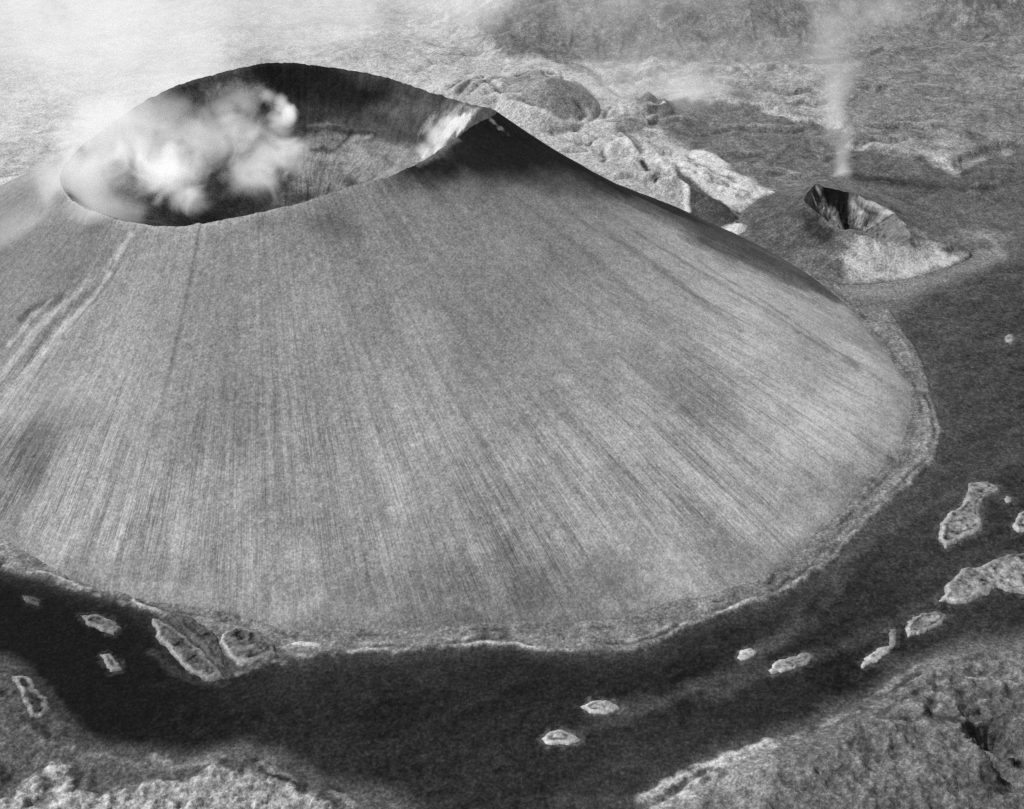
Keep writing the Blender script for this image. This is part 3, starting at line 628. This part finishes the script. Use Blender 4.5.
bump(740, 229, 16, 16, 9, 0, .8)
# scarp under the dark hillside
ds = sdf(G([(488, 58), (560, 62), (650, 66), (740, 72), (830, 66), (900, 40), (1300, 20), (1300, -60), (300, -60), (420, 20)]), X, Y) + 22 * fbm(X, Y, 90, 4, 111)
H += 45 * ss(-5, 190, ds) + ss(0, 60, ds) * (1 - ss(150, 320, ds)) * 5 * (ridged(X + 12 * fbm(X, Y, 60, 2, 112), Y * .45, 42, 4, 113) - .4)
d3 = sdf(G([(640, 110), (765, 110), (800, 124), (840, 130), (850, 145), (955, 172), (1000, 150), (1300, 130), (1300, 20), (640, 60)]), X, Y) + 8 * fbm(X, Y, 40, 4, 114)
H += 9 * ss(-2, 14, d3)
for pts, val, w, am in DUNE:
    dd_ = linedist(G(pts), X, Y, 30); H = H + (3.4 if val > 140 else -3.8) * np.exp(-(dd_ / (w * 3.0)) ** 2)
# braided gullies of the dune country
dd = sdf(G([(380, 60), (520, 58), (600, 75), (660, 120), (745, 175), (790, 200), (735, 235), (600, 180), (480, 125)]), X, Y)
gul = ridged(X + 18 * fbm(X, Y, 60, 3, 121), (Y + 18 * fbm(X, Y, 60, 3, 122)) * 1.5, 70, 4, 123)
gm = ss(-10, 40, dd)
H += gm * .5 * (7 * (1 - gul) - 4) * (1 - .8 * np.exp(-((X - gz(550, 104)[0]) ** 2 + (Y - gz(550, 104)[1]) ** 2) / 80 ** 2)); T = T * (1 - gm * .15 * ss(.55, .9, gul))
# mottling of the far lava: short streaks across the view
wx_ = X + 20 * fbm(X, Y, 90, 3, 134); wy_ = Y + 25 * fbm(X, Y, 80, 3, 135); st = fbm(wx_, wy_ * 1.8, 40, 5, 131); st2 = fbm(wx_, wy_ * 1.4, 13, 4, 132)
T = T * (1 + far_m * (1 - .75 * gm) * (.24 * st + .20 * st2))
mott = fbm(X * 2.0, Y * .8, 26, 4, 133); T = T * (1 + ss(0, 40, ds) * .25 * mott)
H = H * (rad < 1e9); H = np.where(rad < fR - 25, -3.0, H)
H = H * (np.hypot(X, Y) < 4200) + (np.hypot(X, Y) > 2500) * 60 * fbm(X, Y, 2500, 4, 140)
isl = 'rock outcrops standing out of the dark ash plain'
ISL = [
 ([(541,739),(550,732),(562,730),(575,735),(581,740),(570,745),(548,744)], 4, 215, 165, 'pale lens-shaped rock outcrop, lowest in the middle of the dark plain'),
 ([(581,707),(592,701),(605,700),(615,704),(620,709),(608,714),(590,713)], 4, 212, 160, 'pale leaf-shaped rock outcrop just above the lowest one on the plain'),
 ([(738,658),(741,651),(750,648),(757,652),(752,656),(741,661)], 4, 225, 160, 'tiny pale rock outcrop left of the oblong one on the dark plain'),
 ([(769,671),(775,662),(790,657),(808,653),(813,657),(808,664),(790,671),(772,674)], 4, 205, 140, 'oblong grey rock outcrop with a light lip, middle of the right channel'),
 ([(861,665),(868,655),(880,647),(888,645),(890,630),(895,630),(895,645),(888,654),(874,663),(863,667)], 4, 190, 140, 'hooked narrow rock outcrop with a thin spur pointing up the plain'),
 ([(905,629),(908,621),(920,614),(935,612),(948,616),(940,625),(925,632),(908,637)], 5, 175, 130, 'oval rock outcrop with a dark hollow below the largest right-hand island'),
 ([(938,602),(948,586),(962,569),(982,566),(997,561),(1007,555),(1024,554),(1060,550),(1080,580),(1040,592),(1015,594),(997,588),(982,595),(965,603),(948,603)], 8, 175, 135, 'largest rock island, long and cracked, cut by the right picture edge'),
 ([(938,539),(940,524),(950,514),(962,504),(970,484),(985,482),(1001,486),(1001,493),(985,499),(980,512),(982,531),(962,539),(945,548)], 7, 178, 130, 'boot-shaped rock island with pale borders at the right of the plain'),
 ([(1013,526),(1019,515),(1026,511),(1040,508),(1045,525),(1028,531),(1017,532)], 5, 190, 150, 'small pale rock outcrop half cut off at the right picture edge'),
 ([(1004,499),(1007,496),(1012,498),(1011,502),(1006,503)], 3, 175, 140, 'tiny round rock beside the tip of the boot-shaped island'),
 ([(1005,338),(1008,334),(1013,335),(1015,340),(1011,344),(1006,343)], 4, 160, 140, 'lone pale round boulder mound on the upper right dark plain'),
 ([(81,616),(97,615),(113,621),(121,629),(114,635),(97,628),(87,624)], 5, 165, 105, 'flat oval rock outcrop with pale outline under the left slope foot'),
 ([(101,655),(110,654),(116,660),(122,670),(111,671),(105,663)], 5, 175, 120, 'small wedge-shaped rock outcrop below the flat oval one on the left'),
 ([(21,595),(35,597),(42,602),(39,606),(27,602)], 4, 120, 85, 'small dim rock outcrop near the left picture edge under thin haze'),
 ([(11,679),(19,674),(31,678),(35,689),(48,699),(50,711),(42,719),(32,718),(27,708),(19,692)], 6, 175, 70, 'bean-shaped dark rock island with a bright left rim, lower left'),
 ([(153,619),(168,624),(187,637),(206,657),(222,671),(224,678),(206,681),(193,673),(176,660),(161,644),(155,631)], 7, 180, 92, 'long dark lava lobe with a bright lower edge, left of the other two lobes'),
 ([(171,615),(193,621),(216,636),(222,657),(227,671),(214,661),(206,653),(190,636)], 6, 110, 88, 'narrow curved dark lava lobe squeezed between two broader lobes'),
 ([(222,636),(238,629),(258,634),(274,647),(280,658),(255,663),(237,667),(229,657),(222,645)], 7, 185, 108, 'broad rough lava lobe nearest the middle with a bright lower left lip'),
 ([(292,645),(303,643),(322,646),(319,649),(300,648)], 3, 235, 190, 'short bright white rock bar at the foot of the front slope'),
]
for i, (px, h, rt, mt, lb) in enumerate(ISL):                # a little rubble shed round every outcrop
    d = sdf(G(px), X, Y, 16); k = d > -14
    nn = fbm(X[k], Y[k], 3.5, 3, 400 + i) ; sz = min(4, 1 + h * .5); m = (1 - ss(0, sz, -d[k] - 1 + 3 * nn)) * .35
    T[k] = T[k] * (1 - m) + lin(mt * .72) * m; H[k] += m * .3 * np.clip(.5 + nn, 0, 1.5)
T = np.clip(T, .008, .8)
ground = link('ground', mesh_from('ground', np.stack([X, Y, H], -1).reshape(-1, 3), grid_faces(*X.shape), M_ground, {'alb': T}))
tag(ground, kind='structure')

def ground_h(x, y):
    i = np.clip(np.searchsorted(gyy, y), 1, len(gyy) - 1); j = np.clip(np.searchsorted(gx, x), 1, len(gx) - 1); return H[i, j]

# ------------------------------------------------------------------ rock islands of the ash plain
def island(px, h, rim_t, mid_t, label, step=.8, edge=3.0, group=None, name='rock_outcrop', cat='rock outcrop', dark=None, seed=1, inner=None):
    P = G(px); c = P.mean(0); lo = P.min(0) - 5; hi = P.max(0) + 5
    xs = np.arange(lo[0], hi[0], step); ys = np.arange(lo[1], hi[1], step); x, y = np.meshgrid(xs, ys)
    size = min(hi - lo); w = min(1.8, size * .035)
    d = sdf(P, x, y) + w * fbm(x, y, max(4, size * .14), 4, seed)
    n = fbm(x, y, 7, 4, seed + 5)
    h = h * .3
    z = h * ss(-1.2, edge, d) - .9 * h * .35 * ss(edge, edge * 3.2, d) + (.5 * n + .35 * rough_(x, y, seed)) * ss(0, edge, d) * .6
    z = z - 1.6 * ss(.5, -2.5, d)
    cr = ridged(x + 5 * fbm(x, y, 14, 2, seed), y, 16, 3, seed + 9)
    gh = ground_h(x, y)
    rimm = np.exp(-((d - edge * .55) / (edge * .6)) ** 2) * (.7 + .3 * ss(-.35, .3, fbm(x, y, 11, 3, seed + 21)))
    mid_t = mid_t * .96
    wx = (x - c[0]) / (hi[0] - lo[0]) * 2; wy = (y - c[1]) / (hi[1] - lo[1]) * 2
    lit_rim = np.clip(.75 - .5 * (wx * .5 + wy * .5), .35, 1.1)  # rim paler toward lower left: sunlit side put into the albedo
    al = lin(mid_t) * (1 + .5 * n + .6 * fbm(x, y, 3, 3, seed + 6) - .6 * ss(.55, .85, cr)) * (1 - rimm) + lin(rim_t) * rimm * lit_rim
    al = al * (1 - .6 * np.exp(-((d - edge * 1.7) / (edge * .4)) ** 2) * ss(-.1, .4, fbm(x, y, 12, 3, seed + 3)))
    z = z - 1.0 * ss(.62, .95, cr) * ss(edge, edge * 2, d)
    keep = d > -2.0
    f = grid_faces(*x.shape); kf = keep.ravel()[f].all(1); f = f[kf]
    used, inv = np.unique(f, return_inverse=True); f = inv.reshape(-1, 4)
    base = float(np.median(gh[keep])) 
    V = np.stack([x - c[0], y - c[1], z + np.maximum(gh - base, -1)], -1).reshape(-1, 3)[used]
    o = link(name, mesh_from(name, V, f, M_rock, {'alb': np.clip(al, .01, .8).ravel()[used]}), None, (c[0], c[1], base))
    tag(o, label, cat, group); return o
def rough_(x, y, s): return np.abs(fbm(x, y, 5, 3, s + 40)) * 2

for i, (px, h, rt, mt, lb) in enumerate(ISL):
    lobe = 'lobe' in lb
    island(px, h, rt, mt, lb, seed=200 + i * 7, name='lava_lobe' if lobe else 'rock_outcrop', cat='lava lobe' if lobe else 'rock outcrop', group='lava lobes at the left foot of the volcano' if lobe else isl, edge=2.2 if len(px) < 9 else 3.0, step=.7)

# ------------------------------------------------------------------ steam and haze
import bmesh
def puff_mesh():
    me = bpy.data.meshes.new('puff'); bm = bmesh.new(); bmesh.ops.create_icosphere(bm, subdivisions=3, radius=1.0); bm.to_mesh(me); bm.free()
    return me
PM = {}
def plume(name, label, cat, mat, puffs, kind=None, group=None):
    if mat.name not in PM:
        PM[mat.name] = puff_mesh(); PM[mat.name].materials.append(mat)
    base = min(puffs, key=lambda p: p[0][2])[0]
    root = empty(name, base)
    for (c, r, th, rot) in puffs:
        o = link('puff', PM[mat.name], root); o.location = Vector(c) - Vector(base); o.scale = r; o.rotation_euler = (0, 0, rot); o['thick'] = float(th)
    tag(root, label, cat, group, kind); return root
def pf_(u, v, Yw, ru, rv, rd, th, rot=0):
    c = gy(u, v, Yw); D = np.linalg.norm(c - CAM); k = D / F
    return (tuple(c), (ru * k, rd, rv * k), th, rot)
plume('steam_cloud', 'dense white steam cloud rising from the left of the main crater floor', 'steam cloud', M_steam,
      [pf_(172, 172, 20, 66, 50, 60, 1.5), pf_(190, 200, -10, 46, 30, 34, 1.0), pf_(150, 150, 60, 66, 46, 60, .6), pf_(110, 165, 60, 80, 55, 80, .35), pf_(200, 140, 110, 90, 60, 80, .35), pf_(105, 125, 150, 90, 60, 90, .4), pf_(85, 170, 60, 70, 60, 70, .35)])
plume('steam_cloud', 'billowing steam column with a bright knobbly head in the middle of the crater', 'steam cloud', M_steam,
      [pf_(281, 103, 205, 17, 18, 24, 1.9), pf_(290, 112, 195, 16, 20, 24, 1.6), pf_(280, 124, 180, 26, 30, 30, 1.3), pf_(270, 98, 215, 22, 16, 24, .8), pf_(262, 150, 130, 70, 60, 70, .55), pf_(250, 178, 80, 66, 44, 60, .6), pf_(235, 112, 190, 60, 44, 60, .35), pf_(292, 155, 130, 36, 50, 50, .5)])
plume('steam_wisp', 'bright fumarole steam hugging the right lip of the main crater', 'steam wisp', M_steam,
      [pf_(437, 138, 95, 22, 30, 24, 1.2), pf_(452, 124, 130, 28, 14, 24, 1.2), pf_(425, 152, 60, 20, 14, 18, 1.2)])
plume('steam_column', 'thin vertical steam column above the small side crater', 'steam column', M_column,
      [pf_(844, 176, 430, 13, 24, 18, 2.6), pf_(842, 160, 430, 13, 28, 20, .8), pf_(845, 142, 430, 14, 32, 22, .9), pf_(838, 120, 430, 19, 34, 26, .9), pf_(833, 100, 430, 24, 36, 32, .7), pf_(842, 78, 430, 28, 40, 36, .5), pf_(828, 50, 430, 38, 44, 46, .4), pf_(840, 20, 430, 50, 46, 56, .3), pf_(885, 12, 430, 44, 30, 50, .35)])
plume('steam_wisp', 'soft glowing steam patch beyond the dunes, above the dark lava edge', 'steam wisp', M_column,
      [pf_(692, 102, 680, 34, 18, 40, 1.2), pf_(696, 94, 690, 70, 38, 70, .5), pf_(640, 88, 700, 100, 44, 90, .22)])
plume('steam_wisp', 'thin steam veil drifting over the darkest left end of the plain', 'steam wisp', M_column,
      [pf_(50, 580, -300, 60, 26, 20, 1.0, .4), pf_(70, 600, -330, 40, 30, 16, 1.0), pf_(20, 640, -360, 50, 24, 14, .7), pf_(130, 650, -400, 40, 30, 14, .8), pf_(160, 690, -430, 60, 30, 14, .5), pf_(270, 690, -430, 50, 34, 14, .4), pf_(360, 700, -440, 60, 34, 14, .3)])
plume('steam_wisp', 'faint steam wisp on the upper front slope below the dark summit', 'steam wisp', M_steam,
      [pf_(508, 238, -20, 34, 24, 20, 1.1), pf_(530, 220, -5, 16, 32, 16, 1.0), pf_(640, 285, -10, 50, 30, 14, .4)])
plume('steam_wisp', 'small curling steam wisp on the right flank of the volcano', 'steam wisp', M_steam,
      [pf_(764, 374, -20, 12, 30, 10, 1.6, .3), pf_(775, 350, 0, 14, 30, 10, .6), pf_(730, 338, -10, 26, 14, 14, .6)])
plume('steam_wisp', 'soft steam veil spilling over the left rim of the main crater', 'steam wisp', M_column,
      [pf_(75, 185, 30, 66, 50, 36, 1.5), pf_(105, 135, 130, 80, 44, 50, 1.3), pf_(45, 235, 0, 90, 56, 30, .8), pf_(105, 212, -50, 60, 30, 20, 1.4), pf_(150, 110, 180, 60, 30, 40, 1.0)])
plume('steam_wisp', 'pale vapour patches low on the left flank of the volcano', 'steam wisp', M_column,
      [pf_(75, 485, -200, 44, 60, 16, .9, .2), pf_(85, 545, -240, 50, 30, 14, .6), pf_(30, 320, -30, 50, 50, 20, .35)])
plume('haze', None, None, M_haze,
      [pf_(60, 20, 900, 420, 130, 260, .75), pf_(120, 90, 680, 240, 90, 170, .7), pf_(300, 0, 1000, 420, 100, 260, .35), pf_(-20, 130, 520, 200, 110, 130, .35), pf_(560, -10, 1050, 460, 90, 240, .2), pf_(250, 70, 700, 300, 80, 160, .18), pf_(700, 30, 1100, 420, 90, 300, .3), pf_(260, 330, -120, 240, 130, 60, .3), pf_(60, 430, -220, 150, 130, 40, .45), pf_(880, 420, 0, 170, 130, 50, .25), pf_(700, 60, 800, 320, 80, 120, .22)], kind='structure')

# ------------------------------------------------------------------ light
EL, AZ = R(50), R(-78)       # sun on the left, slightly beyond; AZ clockwise from +Y
sd = Vector((math.sin(AZ) * math.cos(EL), math.cos(AZ) * math.cos(EL), math.sin(EL)))
sl = bpy.data.lights.new('sun', 'SUN'); sl.energy = 3.4; sl.angle = R(.5); sl.color = (1, .985, .965)
so = bpy.data.objects.new('sun', sl); COL.objects.link(so); so.rotation_euler = sd.to_track_quat('Z', 'Y').to_euler(); so.location = (0, 0, 1500)
w = bpy.data.worlds.new('World'); S.world = w; w.use_nodes = True; q = NT(w)
sky = q.n('ShaderNodeTexSky'); sky.sky_type = 'NISHITA'; sky.sun_disc = False; sky.sun_elevation = EL; sky.sun_rotation = AZ
bw = q.n('ShaderNodeRGBToBW'); q.l(sky.outputs[0], bw.inputs[0])
bg = q.n('ShaderNodeBackground'); q.l(bw.outputs[0], bg.inputs[0]); bg.inputs[1].default_value = .1
wo = q.n('ShaderNodeOutputWorld'); q.l(bg.outputs[0], wo.inputs[0])
sl.color = (1, 1, 1)

S.view_settings.view_transform = 'Standard'; S.view_settings.look = 'None'; S.view_settings.exposure = 0
cy = S.cycles
cy.max_bounces = 4; cy.diffuse_bounces = 2; cy.volume_bounces = 1; cy.transparent_max_bounces = 16
cy.volume_step_rate = .6; cy.volume_max_steps = 256; cy.use_denoising = False
